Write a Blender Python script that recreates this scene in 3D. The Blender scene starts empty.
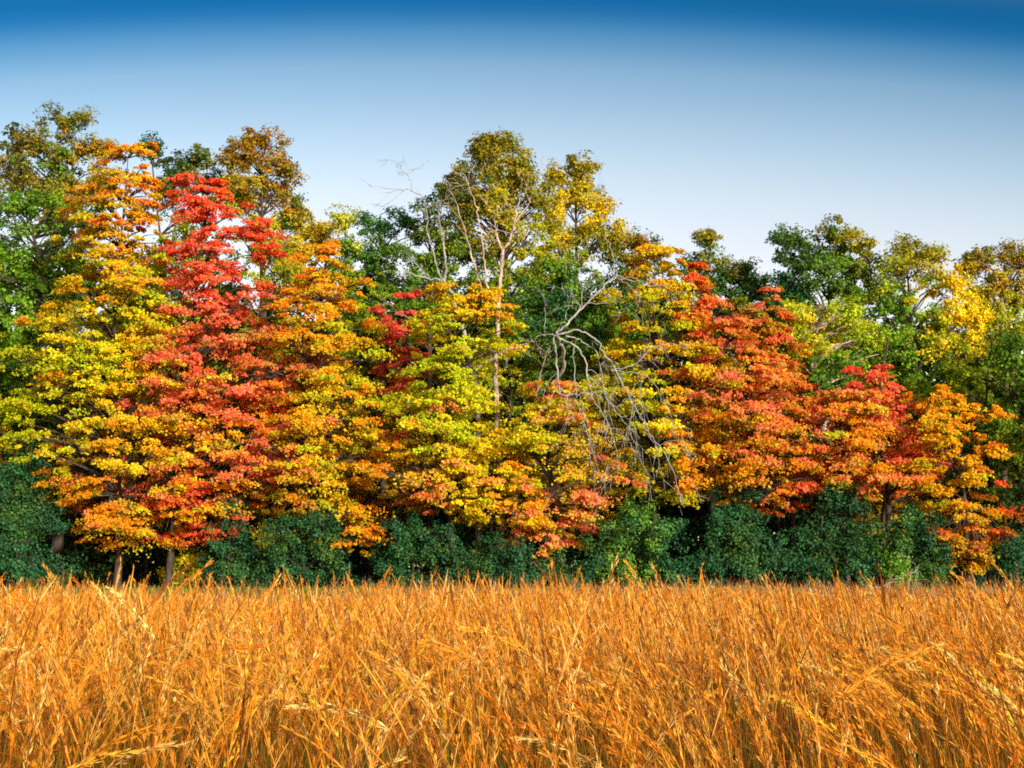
import bpy, math
import numpy as np

rng = np.random.default_rng(11)
S = bpy.context.scene
C = S.collection
F = 1422.0                       # focal length in pixels (50 mm lens)
HORIZON = 572.0
PITCH = math.atan((HORIZON - 384) / F)
EYE = np.array([0.0, 0.0, 1.45])
def gz(y):
    """the ground climbs gently from the field to the foot of the wood"""
    t = np.clip((np.asarray(y, float) - 23) / 21, 0, 1)
    return .80 * t * t * (3 - 2 * t)

# ------------------------------------------------------------------ helpers
def at(px, py, D):
    """world point seen at a photo position, at distance D along +Y"""
    px = np.asarray(px, float); py = np.asarray(py, float)
    x = (px - 512) / F; z = (384 - py) / F
    cp, sp = math.cos(PITCH), math.sin(PITCH)
    dy = cp - z * sp; dz = sp + z * cp
    k = D / dy
    return np.stack([EYE[0] + x * k, np.broadcast_to(np.asarray(D, float), np.shape(x * k)), EYE[2] + dz * k], -1)

def pixel_of(p):
    cp, sp = math.cos(PITCH), math.sin(PITCH)
    d = p - EYE
    f = d[..., 1] * cp + d[..., 2] * sp
    u = -d[..., 1] * sp + d[..., 2] * cp
    return 512 + F * d[..., 0] / f, 384 - F * u / f

def unit(v):
    return v / np.maximum(np.linalg.norm(v, axis=-1, keepdims=True), 1e-9)

def rand_unit(n):
    return unit(rng.normal(size=(n, 3)))

def link(name, me, mat, parent=None, loc=None):
    o = bpy.data.objects.new(name, me); C.objects.link(o)
    if mat is not None: me.materials.append(mat)
    if parent is not None: o.parent = parent
    if loc is not None: o.location = loc
    return o

def quad_mesh(name, V, Q, col=None, smooth=False):
    me = bpy.data.meshes.new(name)
    V = np.ascontiguousarray(V, np.float32).reshape(-1, 3); Q = np.ascontiguousarray(Q, np.int32).reshape(-1, 4)
    me.vertices.add(len(V)); me.vertices.foreach_set('co', V.ravel())
    me.loops.add(Q.size); me.loops.foreach_set('vertex_index', Q.ravel())
    me.polygons.add(len(Q)); me.polygons.foreach_set('loop_start', np.arange(0, Q.size, 4, dtype=np.int32))
    if smooth: me.polygons.foreach_set('use_smooth', np.ones(len(Q), bool))
    me.update(calc_edges=True)
    if col is not None:
        a = me.attributes.new('tint', 'FLOAT_COLOR', 'FACE')
        c4 = np.ones((len(Q), 4), np.float32); c4[:, :3] = col
        a.data.foreach_set('color', c4.ravel())
    return me

def leaf_quads(c, n, size, asp=0.8, t=None):
    N = len(c)
    if t is None: t = rng.normal(size=(N, 3))
    t = t - n * np.sum(t * n, -1, keepdims=True); t = unit(t)
    b = np.cross(n, t)
    s = np.asarray(size).reshape(-1, 1)
    V = np.empty((N, 4, 3))
    fold = n * s * 0.12
    V[:, 0] = c - t * s * .5
    V[:, 1] = c + b * s * .5 * asp + fold + t * s * .08
    V[:, 2] = c + t * s * .5
    V[:, 3] = c - b * s * .5 * asp + fold + t * s * .08
    return V

class Tubes:
    """tapered tubes collected into one mesh"""
    def __init__(s): s.V = []; s.Q = []; s.n = 0
    def add(s, pts, radii, sides=6, bumps=0.0):
        pts = np.asarray(pts, float); k = len(pts)
        radii = np.asarray(radii, float)
        tan = unit(np.gradient(pts, axis=0))
        ref = np.where(np.abs(tan[:, 2:3]) > .9, [[1., 0, 0]], [[0, 0, 1.]])
        a = unit(np.cross(tan, ref)); b = np.cross(tan, a)
        ang = np.linspace(0, 2 * math.pi, sides, endpoint=False)
        r = radii[:, None] * (1 + bumps * rng.normal(size=(k, sides)))
        ring = pts[:, None] + (a[:, None] * np.cos(ang)[None, :, None] + b[:, None] * np.sin(ang)[None, :, None]) * r[..., None]
        s.V.append(ring.reshape(-1, 3))
        i = np.arange(k - 1)[:, None] * sides; j = np.arange(sides)[None]
        j2 = (j + 1) % sides
        q = np.stack([i + j, i + j2, i + sides + j2, i + sides + j], -1).reshape(-1, 4) + s.n
        s.Q.append(q); s.n += k * sides
    def mesh(s, name):
        return quad_mesh(name, np.concatenate(s.V), np.concatenate(s.Q), smooth=True)

def smooth_path(pts, n):
    """Catmull-Rom through pts"""
    p = np.asarray(pts, float)
    if len(p) < 3:
        t = np.linspace(0, 1, n)[:, None]; return p[0] * (1 - t) + p[-1] * t
    p = np.vstack([2 * p[0] - p[1], p, 2 * p[-1] - p[-2]])
    m = len(p) - 3
    u = np.linspace(0, m - 1e-6, n); i = u.astype(int); f = (u - i)[:, None]
    a, b, c, d = p[i], p[i + 1], p[i + 2], p[i + 3]
    return .5 * (2 * b + (c - a) * f + (2 * a - 5 * b + 4 * c - d) * f**2 + (3 * b - a - 3 * c + d) * f**3)

# ------------------------------------------------------------------ materials
def new_mat(name):
    m = bpy.data.materials.new(name); m.use_nodes = True
    nt = m.node_tree; nt.nodes.clear()
    out = nt.nodes.new('ShaderNodeOutputMaterial')
    return m, nt, out

def foliage_mat(name, trans=.35, rough=.55, spec=.25, sat=1.0):
    m, nt, out = new_mat(name)
    N = nt.nodes.new; L = nt.links.new
    at_ = N('ShaderNodeAttribute'); at_.attribute_name = 'tint'
    p = N('ShaderNodeBsdfPrincipled'); p.inputs['Roughness'].default_value = rough
    p.inputs['Specular IOR Level'].default_value = spec
    tr = N('ShaderNodeBsdfTranslucent'); mx = N('ShaderNodeMixShader'); mx.inputs[0].default_value = trans
    L(at_.outputs['Color'], p.inputs['Base Color']); L(at_.outputs['Color'], tr.inputs['Color'])
    L(p.outputs[0], mx.inputs[1]); L(tr.outputs[0], mx.inputs[2]); L(mx.outputs[0], out.inputs['Surface'])
    return m

def bark_mat(name, c1, c2, scale=9.0, rough=.9):
    m, nt, out = new_mat(name)
    N = nt.nodes.new; L = nt.links.new
    tc = N('ShaderNodeTexCoord'); mp = N('ShaderNodeMapping'); mp.inputs['Scale'].default_value = (1, 1, .22)
    no = N('ShaderNodeTexNoise'); no.inputs['Scale'].default_value = scale; no.inputs['Detail'].default_value = 6
    no.inputs['Roughness'].default_value = .7
    r = N('ShaderNodeValToRGB'); r.color_ramp.elements[0].position = .35; r.color_ramp.elements[1].position = .65
    r.color_ramp.elements[0].color = (*c1, 1); r.color_ramp.elements[1].color = (*c2, 1)
    p = N('ShaderNodeBsdfPrincipled'); p.inputs['Roughness'].default_value = rough
    p.inputs['Specular IOR Level'].default_value = .15
    bp = N('ShaderNodeBump'); bp.inputs['Strength'].default_value = .6; bp.inputs['Distance'].default_value = .03
    L(tc.outputs['Object'], mp.inputs[0]); L(mp.outputs[0], no.inputs['Vector'])
    L(no.outputs['Fac'], r.inputs[0]); L(r.outputs[0], p.inputs['Base Color'])
    L(no.outputs['Fac'], bp.inputs['Height']); L(bp.outputs[0], p.inputs['Normal'])
    L(p.outputs[0], out.inputs['Surface'])
    return m

M_LEAF = foliage_mat('autumn_leaves', .52, .6, .12)
M_GREEN = foliage_mat('green_leaves', .46, .55, .15)
M_SHRUB = foliage_mat('shrub_leaves', .25, .55, .18)
M_GRASS = foliage_mat('dry_grass', .4, .55, .2)
M_BARK = bark_mat('dark_bark', (.022, .017, .014), (.075, .058, .048))
M_PALE = bark_mat('pale_bark', (.20, .15, .12), (.50, .42, .36), 6)
M_DEAD = bark_mat('weathered_wood', (.13, .137, .14), (.34, .35, .355), 8)

# ------------------------------------------------------------------ leaf colours (linear)
COL = {k: np.array(v) for k, v in dict(
    red=(.95, .095, .04), coral=(.96, .21, .12), crimson=(.88, .12, .09), brick=(.66, .13, .04),
    orange=(.92, .31, .014), amber=(.90, .44, .012), yellow=(.88, .66, .018), lime=(.52, .60, .016),
    ygreen=(.33, .42, .018), green=(.11, .25, .022), leafgreen=(.19, .37, .025), dkgreen=(.05, .12, .022),
    blue=(.032, .13, .045), teal=(.020, .085, .032), olive=(.24, .24, .02), gold=(.41, .37, .02), goldlit=(.74, .55, .02),
    rust=(.46, .24, .02), bronze=(.27, .22, .02), pale=(.62, .62, .10), deep=(.018, .05, .016)).items()}

def pick_colours(P, pal, jit=16.0):
    """colour of each spray from its tree's own patches of colour"""
    px, py = pixel_of(P)
    pts = np.array([[a, b] for a, b, _ in pal], float)
    cols = np.array([COL[c] for *_, c in pal])
    q = np.stack([px, py], -1) + rng.normal(size=(len(P), 2)) * jit
    d = np.linalg.norm((q[:, None] - pts[None]) * [1, 1.25], axis=-1)
    o2 = np.argsort(d, 1)[:, :2]
    d1 = np.take_along_axis(d, o2, 1)
    w2 = np.clip((d1[:, 0] / (d1.sum(1) + 1e-6)) * 1.0, 0, .5)[:, None] ** 1.3      # neighbouring patches run into each other
    return cols[o2[:, 0]] * (1 - w2) + cols[o2[:, 1]] * w2

def leaf_tint(base, n, var=.14):
    f = np.exp(rng.normal(size=(n, 1)) * var)
    h = rng.normal(size=(n, 1)) * .13
    c = base * f
    c = c * np.concatenate([1 - .2 * h, 1 + h, 1 - h], 1)
    return np.clip(c, .003, .9)

# ------------------------------------------------------------------ crowns
def spray_leaves(ctr, out, size, col, per, leaf, flat=.075, under=None, tilt=(.55, .55)):
    """horizontal maple sprays: twigs fanning outward, leaves along them, tips drooping"""
    K = len(ctr)
    tw = 7
    side = np.cross(out, [0, 0, 1.0]); side = unit(side)
    # each twig: direction in the plate
    ang = rng.uniform(-1.25, 1.25, (K, tw)); ln = rng.uniform(.5, 1.0, (K, tw)) * size[:, None]
    idx = np.repeat(np.arange(K), per)
    wi = rng.integers(0, tw, K * per)
    a = ang[idx, wi] + rng.normal(size=K * per) * .13; l = ln[idx, wi]
    t = rng.uniform(.08, 1, K * per) ** .8
    u = np.cos(a) * l * t * 1.5 - size[idx] * .55; v = np.sin(a) * l * t * 1.35
    w = -.30 * (t * l) ** 2 / np.maximum(size[idx], .1) + rng.normal(size=K * per) * flat * size[idx] \
        + .12 * size[idx] * np.sin(wi * 2.4)
    P = ctr[idx] + out[idx] * u[:, None] + side[idx] * v[:, None]
    P[:, 2] += w + .08
    n = unit(np.array([0, 0, 1.]) * tilt[0] + out[idx] * tilt[1] + rand_unit(K * per) * .6)
    c = leaf_tint(col[idx] * np.exp(rng.normal(size=(K, 1)) * .10)[idx], K * per)
    turn = (rng.uniform(size=(K * per, 1)) < .15) * .55          # single leaves still greener or already browner
    c = c * (1 - turn) + turn * np.where(rng.uniform(size=(K * per, 1)) < .6, COL['lime'][None], COL['rust'][None])
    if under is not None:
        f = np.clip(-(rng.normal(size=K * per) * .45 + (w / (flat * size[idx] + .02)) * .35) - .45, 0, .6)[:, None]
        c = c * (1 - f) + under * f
    return P, n, c, leaf * rng.uniform(.7, 1.25, K * per)

def puff_leaves(ctr, out, size, col, per, leaf, squash=.75):
    """rounded leaf clumps, fuller on the outside"""
    K = len(ctr); idx = np.repeat(np.arange(K), per)
    sub = rand_unit(K * 6).reshape(K, 6, 3) * size[:, None, None] * .62
    d = sub[idx, rng.integers(0, 6, K * per)] + np.clip(rng.normal(size=(K * per, 3)), -1.7, 1.7) * size[idx][:, None] * .25
    d[:, 2] *= squash
    P = ctr[idx] + d
    n = unit(out[idx] * .35 + unit(d) * .45 + np.array([0, 0, .35]) + rand_unit(K * per) * .65)
    return P, n, leaf_tint(col[idx], K * per, .22), leaf * rng.uniform(.6, 1.3, K * per)

def set_thing(o, label, cat, group=None):
    o['label'] = label; o['category'] = cat
    if group: o['group'] = group

def root_at(name, px, D):
    x = (px - 512) / F * D / math.cos(PITCH) * .9937
    o = bpy.data.objects.new(name, None); C.objects.link(o); o.location = (x, D, float(gz(D))); o.empty_display_size = .3
    return o

def limbs_to(tb, trunk, targets, r0, every, rise=.75):
    """limbs leaving the trunk below each target, rising then reaching out to it"""
    lo = trunk[:, 2] < 2.6
    for c in targets[::every]:
        hd = np.linalg.norm(trunk[:, :2] - c[:2], axis=1)
        zt = c[2] - rise * hd.min() - .1
        i = int(np.argmin(np.abs(trunk[:, 2] - zt) + .2 * hd + 50 * lo * (len(trunk) > 5) * (trunk[-1, 2] > 4)))
        s = trunk[i]
        d = c - s; L = np.linalg.norm(d)
        if L < .2: continue
        m1 = s + d * .35 + [0, 0, .08 * L]; m2 = s + d * .7 + [0, 0, .06 * L]
        j = rng.normal(size=(2, 3)) * L * .04
        path = smooth_path([s, m1 + j[0], m2 + j[1], c], 7)
        frac = 1 - i / len(trunk)
        rr = min(r0 * (.18 + .32 * frac), .012 + .016 * L)
        tb.add(path, np.linspace(rr, .007, 7), 5)

def maple(label, tx, D, prof, pal, group='autumn maples along the wood edge', dens=1.0, under='ygreen',
          lean=0, name='maple_tree', size=.85, top=None, r0=.16, inner='lime', jit=24):
    root = root_at(name, tx, D)
    set_thing(root, label, 'tree', group)
    prof = np.array(prof, float)
    y0, y1 = prof[0, 0], prof[-1, 0]
    # candidate sprays laid in tiers
    sc = D / F
    hgt = (y1 - y0) * sc; wid = np.mean(prof[:, 2] - prof[:, 1]) * sc
    K = int(dens * 11.5 * hgt * wid) + 50
    # weight by width
    ys = np.linspace(y0, y1, 200); w = np.interp(ys, prof[:, 0], prof[:, 2] - prof[:, 1])
    w = w + 26; cum = np.cumsum(w) / w.sum()
    py = np.interp(rng.uniform(0, 1, K), cum, ys)
    # sprays hang along individual boughs, so the outline stays ragged and tiered
    NB = max(16, K // 4)
    bpy_ = np.interp((np.arange(NB) + rng.uniform(-.4, .4, NB)) / NB, cum, ys)
    bth = (np.arange(NB) * 2.39996 + rng.normal(size=NB) * .3) % (2 * math.pi)
    flip = (np.sin(bth) > .25) & (rng.uniform(size=NB) < .55)
    bth = np.where(flip, -bth, bth)                                # the open side carries more boughs
    blf = rng.uniform(.66, 1.26, NB)
    bi = rng.integers(0, NB, K)
    rf = rng.uniform(.10, 1, K) ** .6
    th = bth[bi] + rng.normal(size=K) * .20
    py = bpy_[bi] + rng.normal(size=K) * 3.5 - 10 * (rf - .5) * rng.uniform(.2, 1.6, NB)[bi]
    py = np.clip(py, y0 + 2, y1)
    xl = np.interp(py, prof[:, 0], prof[:, 1]); xr = np.interp(py, prof[:, 0], prof[:, 2])
    cx = (xl + xr) / 2; hw = (xr - xl) / 2 * 1.2 + 8
    ph1, ph2 = rng.uniform(0, 6.28, 2)
    lump = blf[bi] * (1 + .17 * np.sin(py * .055 + ph1 + 1.3 * np.cos(th)) + .09 * np.sin(py * .13 + ph2 - 2 * np.cos(th)))
    base = at(cx, py, D)
    R = np.minimum(hw * sc * lump, 4.2)
    ctr = base.copy()
    ctr[:, 0] += np.cos(th) * hw * sc * lump * rf * .88; ctr[:, 1] += np.sin(th) * np.minimum(hw * sc * lump, 3.0) * rf * .88
    out = np.stack([np.cos(th), np.sin(th), np.zeros(K)], 1)
    sz = size * .80 * rng.uniform(.5, 1.15, K) * np.clip(.42 + .2 * hw * sc, .42, .95) * np.exp(rng.normal(size=K) * .22)
    col = pick_colours(ctr, pal, jit)
    g = (((rf < .62) & (rng.uniform(size=K) < .75)) | (rng.uniform(size=K) < .14))[:, None]
    col = np.where(g, col * .5 + COL[inner] * .5, col)
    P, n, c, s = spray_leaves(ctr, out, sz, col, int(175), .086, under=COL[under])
    keep = P[:, 2] > 1.1
    P, n, c, s = P[keep], n[keep], c[keep], s[keep]
    loc = np.array(root.location)
    V = leaf_quads(P - loc, n, s, .95)
    me = quad_mesh('crown', V, np.arange(len(P) * 4), c)
    link('crown', me, M_LEAF, root)
    tp = at(top[0] if top else np.interp(y0 + 15, prof[:, 0], (prof[:, 1] + prof[:, 2]) / 2), y0 + 12, D)
    mid = at(np.interp((y0 + y1) / 2, prof[:, 0], (prof[:, 1] + prof[:, 2]) / 2) * .35 + tx * .65, (y0 + y1) / 2, D)
    trunk = smooth_path([loc + [0, 0, -.15], loc + [lean * .3 + rng.normal() * .05, 0, 2.2], mid, tp], 26)
    tb = Tubes()
    rad = np.interp(np.linspace(0, 1, 26), [0, .05, .5, 1], [r0 * 1.15, r0 * .85, r0 * .5, .012])
    tb.add(trunk - loc, rad, 9, .04)
    order = np.argsort(-rf)
    limbs_to(tb, trunk - loc, ctr[order] - loc, r0, 2, .45)
    link('trunk', tb.mesh('trunk'), M_BARK, root)
    return root

def broad(label, tx, D, blobs, pal, name='broadleaf_tree', group='taller trees behind the maples', dens=1.0, leaf=.115, cl=.46,
          per=115, r0=.2, mat=None, trunk_px=None, every=3, bark=None, shell=.5, squash=.75, jit=14, fork=True, cat='tree'):
    root = root_at(name, tx, D)
    set_thing(root, label, cat, group)
    loc = np.array(root.location); sc = D / F
    B = np.array(blobs, float)
    ctr, out = [], []
    for (bx, by, rx, ry) in B:
        a = rx * ry * sc * sc
        k = int(dens * 19 * a) + 8
        d = rand_unit(k); d[:, 1] = -np.abs(d[:, 1]) * np.where(rng.uniform(size=k) < .66, 1, -1)
        r = rng.uniform(0, 1, k)[:, None] ** shell
        r *= 1 + .13 * rng.normal(size=(k, 1))
        cc = at(bx, by, D)
        ctr.append(cc + d * r * [rx * sc, min(rx * sc, 2.6), ry * sc]); out.append(d)
    ctr = np.concatenate(ctr); out = np.concatenate(out)
    kk = ctr[:, 2] > .9; ctr = ctr[kk]; out = out[kk]
    out = unit(ctr - (at(B[:, 0].mean(), B[:, 1].mean(), D))) if len(B) > 3 else out
    K = len(ctr)
    sz = cl * rng.uniform(.55, 1.25, K)
    col = pick_colours(ctr, pal, jit)
    P, n, c, s = puff_leaves(ctr, out, sz, col, per, leaf, squash)
    k = P[:, 2] > .82
    P, n, c, s = P[k], n[k], c[k], s[k]
    V = leaf_quads(P - loc, n, s, .75)
    link('crown', quad_mesh('crown', V, np.arange(len(P) * 4), c), mat or M_GREEN, root)
    tb = Tubes()
    ti = int(np.argmin(B[:, 1] - B[:, 3]))
    if trunk_px: pts = [loc + [0, 0, -.15]] + [at(x, y, D) for x, y in trunk_px]
    else:
        tp = at(B[ti, 0], B[ti, 1] - .55 * B[ti, 3], D)
        pts = [loc + [0, 0, -.15], loc * .72 + np.array([tp[0], D, 0]) * .28 + [0, 0, tp[2] * .4], tp]
    trunk = smooth_path(pts, 24)
    tb.add(trunk - loc, np.interp(np.linspace(0, 1, 24), [0, .06, .6, 1], [r0 * 1.5, r0, r0 * .5, .015]), 8, .05)
    limbs_to(tb, trunk - loc, ctr - loc, r0, every, .9)
    link('trunk', tb.mesh('trunk'), bark or M_BARK, root)
    return root

# ------------------------------------------------------------------ ground, field, lawn
def ground_mat(name, cols, scale=1.2):
    m, nt, out = new_mat(name); N = nt.nodes.new; L = nt.links.new
    tc = N('ShaderNodeTexCoord'); no = N('ShaderNodeTexNoise'); no.inputs['Scale'].default_value = scale; no.inputs['Detail'].default_value = 8
    r = N('ShaderNodeValToRGB'); r.color_ramp.elements[0].color = (*cols[0], 1); r.color_ramp.elements[1].color = (*cols[1], 1)
    r.color_ramp.elements[0].position = .35; r.color_ramp.elements[1].position = .65
    p = N('ShaderNodeBsdfPrincipled'); p.inputs['Roughness'].default_value = .95; p.inputs['Specular IOR Level'].default_value = .1
    bp = N('ShaderNodeBump'); bp.inputs['Strength'].default_value = .8; bp.inputs['Distance'].default_value = .05
    L(tc.outputs['Object'], no.inputs['Vector']); L(no.outputs['Fac'], r.inputs[0]); L(r.outputs[0], p.inputs['Base Color'])
    L(no.outputs['Fac'], bp.inputs['Height']); L(bp.outputs[0], p.inputs['Normal']); L(p.outputs[0], out.inputs['Surface'])
    return m

def sheet(name, x0, x1, y0, y1, z, mat, nx=60, ny=40):
    gx, gy = np.meshgrid(np.linspace(x0, x1, nx), np.linspace(y0, y1, ny), indexing='ij')
    V = np.stack([gx, gy, z + gz(gy)], -1).reshape(-1, 3)
    i = np.arange(nx - 1)[:, None] * ny; j = np.arange(ny - 1)[None]
    Q = np.stack([i + j, i + ny + j, i + ny + j + 1, i + j + 1], -1).reshape(-1, 4)
    o = link(name, quad_mesh(name, V, Q), mat); o['kind'] = 'structure'
    return o
sheet('ground', -900, 900, -300, 1500, -.03, ground_mat('leaf_litter', (( .02, .014, .008), (.06, .035, .015)), 2.0), 10, 451)
sheet('field_soil', -32, 32, -6, 31.5, -.004, ground_mat('field_soil', ((.05, .025, .008), (.14, .07, .02)), 3.0), 10, 76)
sheet('lawn', -45, 45, 31.5, 46.5, 0.0, ground_mat('lawn_soil', ((.035, .06, .012), (.07, .10, .02)), 1.5), 10, 61)

def noise2(x, y, seed=0, sc=1.0):
    r = np.random.default_rng(seed); v = np.zeros(len(x))
    for k in range(7):
        a = r.uniform(0, 2 * math.pi); f = sc * (1.55 ** k) * .35
        v += np.sin((x * math.cos(a) + y * math.sin(a)) * f + r.uniform(0, 6.28)) / (1.25 ** k)
    return v / 3.0

G_V, G_C = [], []
def ribbon(pts, w, yaw, col):
    """pts N,k,3 ; w N,k ; yaw N ; col N,3 (or N,k-1,3)"""
    N, k, _ = pts.shape
    d = np.stack([np.cos(yaw), np.sin(yaw), np.zeros(N)], -1)[:, None]
    a = pts - d * w[..., None] * .5; b = pts + d * w[..., None] * .5
    q = np.stack([a[:, :-1], b[:, :-1], b[:, 1:], a[:, 1:]], 2)      # N,k-1,4,3
    G_V.append(q.reshape(-1, 4, 3).astype(np.float32))
    if col.ndim == 2: col = np.repeat(col[:, None], k - 1, 1)
    G_C.append(col.reshape(-1, 3).astype(np.float32))

STRAW = np.array([(.42, .14, .003), (.52, .20, .005), (.30, .085, .003), (.56, .25, .008), (.18, .055, .004), (.24, .17, .008)])  # straw darkened to match the field's shaded depths; heads below kept bright
PLUME = np.array([(.84, .41, .045), (.78, .30, .018), (.62, .20, .008), (.90, .56, .17), (.26, .09, .015), (.80, .34, .028)])

def stems(x, y, h, lean, nod, yawl, nspk, spk, stemw, segs=6, plen=.26, leaves=2, leafw=.008, green=0.0, plumebright=1.0, slim=.26, wr=.085, core=0.0):
    """grass stalks: arching stem, blade leaves and a feathery seed head along the tip"""
    N = len(x)
    t = np.linspace(0, 1, segs)[None]
    L = np.stack([np.cos(yawl), np.sin(yawl)], -1)
    M = 26; gt = np.linspace(0, 1, M)
    sm = np.clip((gt - .42) / .58, 0, 1) ** 1.5
    ph = lean[:, None] + .05 * np.sin(gt * 3)[None] + nod[:, None] * sm[None]
    cr_ = np.concatenate([np.zeros((N, 1)), np.cumsum(np.sin(ph[:, 1:]) / (M - 1), 1)], 1) * h[:, None]
    cz_ = np.concatenate([np.zeros((N, 1)), np.cumsum(np.cos(ph[:, 1:]) / (M - 1), 1)], 1) * h[:, None]
    def curve(tt):           # tt N,m
        f = np.clip(tt, 0, .9999) * (M - 1); i = f.astype(int); f = f - i
        row = np.arange(N)[:, None]
        r = cr_[row, i] * (1 - f) + cr_[row, i + 1] * f; z = cz_[row, i] * (1 - f) + cz_[row, i + 1] * f
        return np.stack([x[:, None] + L[:, None, 0] * r, y[:, None] + L[:, None, 1] * r, z + g0[:, None]], -1)
    g0 = gz(y)
    P = curve(np.repeat(t, N, 0))
    yaw = rng.uniform(0, math.pi, N)
    ci = rng.integers(0, len(STRAW), N); col = STRAW[ci] * np.exp(rng.normal(size=(N, 1)) * .18)
    w = stemw * (1 - .6 * t) * np.ones((N, 1))
    cc = np.repeat(col[:, None], segs - 1, 1)
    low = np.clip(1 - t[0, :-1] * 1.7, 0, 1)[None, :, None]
    stem_shade_col = np.array([.11, .13, .02])  # dark olive painted on the stem feet for the shade low in the grass
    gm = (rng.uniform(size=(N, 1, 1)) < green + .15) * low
    cc = cc * (1 - gm) + stem_shade_col * gm
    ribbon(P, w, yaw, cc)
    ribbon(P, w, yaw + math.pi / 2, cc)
    # leaves
    for _ in range(leaves):
        t0 = rng.uniform(.02, .5, N); ll = h * rng.uniform(.28, .55, N)
        b0 = curve(t0[:, None])[:, 0]
        ya = rng.uniform(0, 2 * math.pi, N); u = np.linspace(0, 1, 5)[None]
        out = rng.uniform(.03, .17, N)[:, None] * ll[:, None] * u ** 1.3
        up = ll[:, None] * (u - rng.uniform(.25, .75, N)[:, None] * u ** 2.4)
        Q = b0[:, None] + np.stack([np.cos(ya)[:, None] * out, np.sin(ya)[:, None] * out, up], -1)
        cl = STRAW[rng.integers(0, len(STRAW), N)] * np.exp(rng.normal(size=(N, 1)) * .22)
        g = (rng.uniform(size=(N, 1)) < .12 + green) * 1.0
        cl = cl * (1 - g) + g * np.array([.13, .15, .02])
        ribbon(Q, leafw * (1.02 - u ** 2) * np.ones((N, 1)), rng.uniform(0, math.pi, N), cl)
    if core:
        u = np.linspace(0, 1, 7)[None]
        cc_ = curve(1 - (plen / h)[:, None] * (1 - u))
        ww = core * (np.sin(np.pi * (u * .82 + .10)) ** .8) * np.exp(rng.normal(size=(N, 1)) * .25)
        hc = PLUME[rng.integers(0, len(PLUME), N)] * np.exp(rng.normal(size=(N, 1)) * .2) * .92
        y0_ = rng.uniform(0, math.pi, N)
        ribbon(cc_, ww, y0_, np.clip(hc, 0, .9)); ribbon(cc_, ww, y0_ + math.pi / 2, np.clip(hc, 0, .9))
    # seed head
    if nspk:
        tp = rng.uniform(0, 1, (N, nspk)); pf = (plen / h)[:, None]
        tt = 1 - pf * (1 - tp)
        A = curve(tt); A2 = curve(tt - .01)
        tan = unit(A - A2)
        env = np.sin(np.pi * np.clip(tp * .9 + .08, 0, 1)) ** .7
        rd = rand_unit(N * nspk).reshape(N, nspk, 3); rd = rd - tan * np.sum(rd * tan, -1, keepdims=True)
        B = A + rd * spk * slim * env[..., None]
        dr = unit(tan + rd * .26 + rand_unit(N * nspk).reshape(N, nspk, 3) * .12)
        ln = spk * rng.uniform(.7, 1.3, (N, nspk, 1))
        sd = unit(np.cross(dr, rand_unit(N * nspk).reshape(N, nspk, 3)))
        wd = ln * wr
        q = np.stack([B, B + dr * ln * .45 + sd * wd, B + dr * ln, B + dr * ln * .45 - sd * wd], 2)
        G_V.append(q.reshape(-1, 4, 3).astype(np.float32))
        pc = PLUME[rng.integers(0, len(PLUME), N)] * np.exp(rng.normal(size=(N, 1)) * .2) * plumebright
        pc = np.repeat(pc[:, None], nspk, 1) * np.exp(rng.normal(size=(N, nspk, 1)) * .12)
        G_C.append(np.clip(pc, 0, .92).reshape(-1, 3).astype(np.float32))

def field_zone(y0, y1, dens, **kw):
    m = 4.2 + y1 * .03
    A = (y1 - y0) * (.74 * (y0 + y1) / 2 + 2 * m); N = int(A * dens)
    y = y0 + (y1 - y0) * rng.uniform(0, 1, N)
    x = rng.uniform(-1, 1, N) * (.37 * y1 + m)
    k = np.abs(x) < .37 * y + m
    x, y = x[k], y[k]
    cl = noise2(x, y, 3, 2.2)                                     # tufts
    keep = rng.uniform(size=len(x)) < np.clip(.75 + .35 * cl, .25, 1)
    x, y = x[keep], y[keep]; N = len(x)
    hn = noise2(x, y, 5, .6)
    h = HBASE + .10 * hn + rng.normal(size=N) * .12
    dip = np.exp(-((x + 5.5 * y / 28) / (1.8 * y / 28 + .3)) ** 2) * np.clip((y - 14) / 10, 0, 1)
    h = h - .24 * dip - .24 * np.clip((y - 10) / 17, 0, 1) + rng.normal(size=N) * .05 + (rng.uniform(size=N) < .07) * rng.uniform(.05, .28, N)
    h = np.clip(h, .6, 1.5)
    # wind leans the heads to the left on the right side of the field, mixed on the left
    lft = np.clip(.72 + x / (.37 * y + 1) * .5, .3, .95)
    yaw = np.where(rng.uniform(size=N) < lft, math.pi, 0) + rng.normal(size=N) * .6
    lean = np.abs(rng.normal(size=N)) * .045 + .02
    nod = np.abs(rng.normal(size=N) * .22 + .30)
    nod = np.where(rng.uniform(size=N) < .08, nod + rng.uniform(.4, 1.3, N), nod)
    stems(x, y, h, lean, nod, yaw, **kw)

HBASE = 1.12
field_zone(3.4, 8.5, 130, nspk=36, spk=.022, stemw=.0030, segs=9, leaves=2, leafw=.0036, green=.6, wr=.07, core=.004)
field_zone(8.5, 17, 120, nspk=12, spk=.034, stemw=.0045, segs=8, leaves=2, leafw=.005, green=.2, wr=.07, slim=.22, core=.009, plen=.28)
field_zone(17, 29, 80, nspk=6, spk=.06, stemw=.008, segs=8, leaves=2, leafw=.010, green=.02, slim=.14, wr=.06, core=.013, plen=.28)

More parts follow.
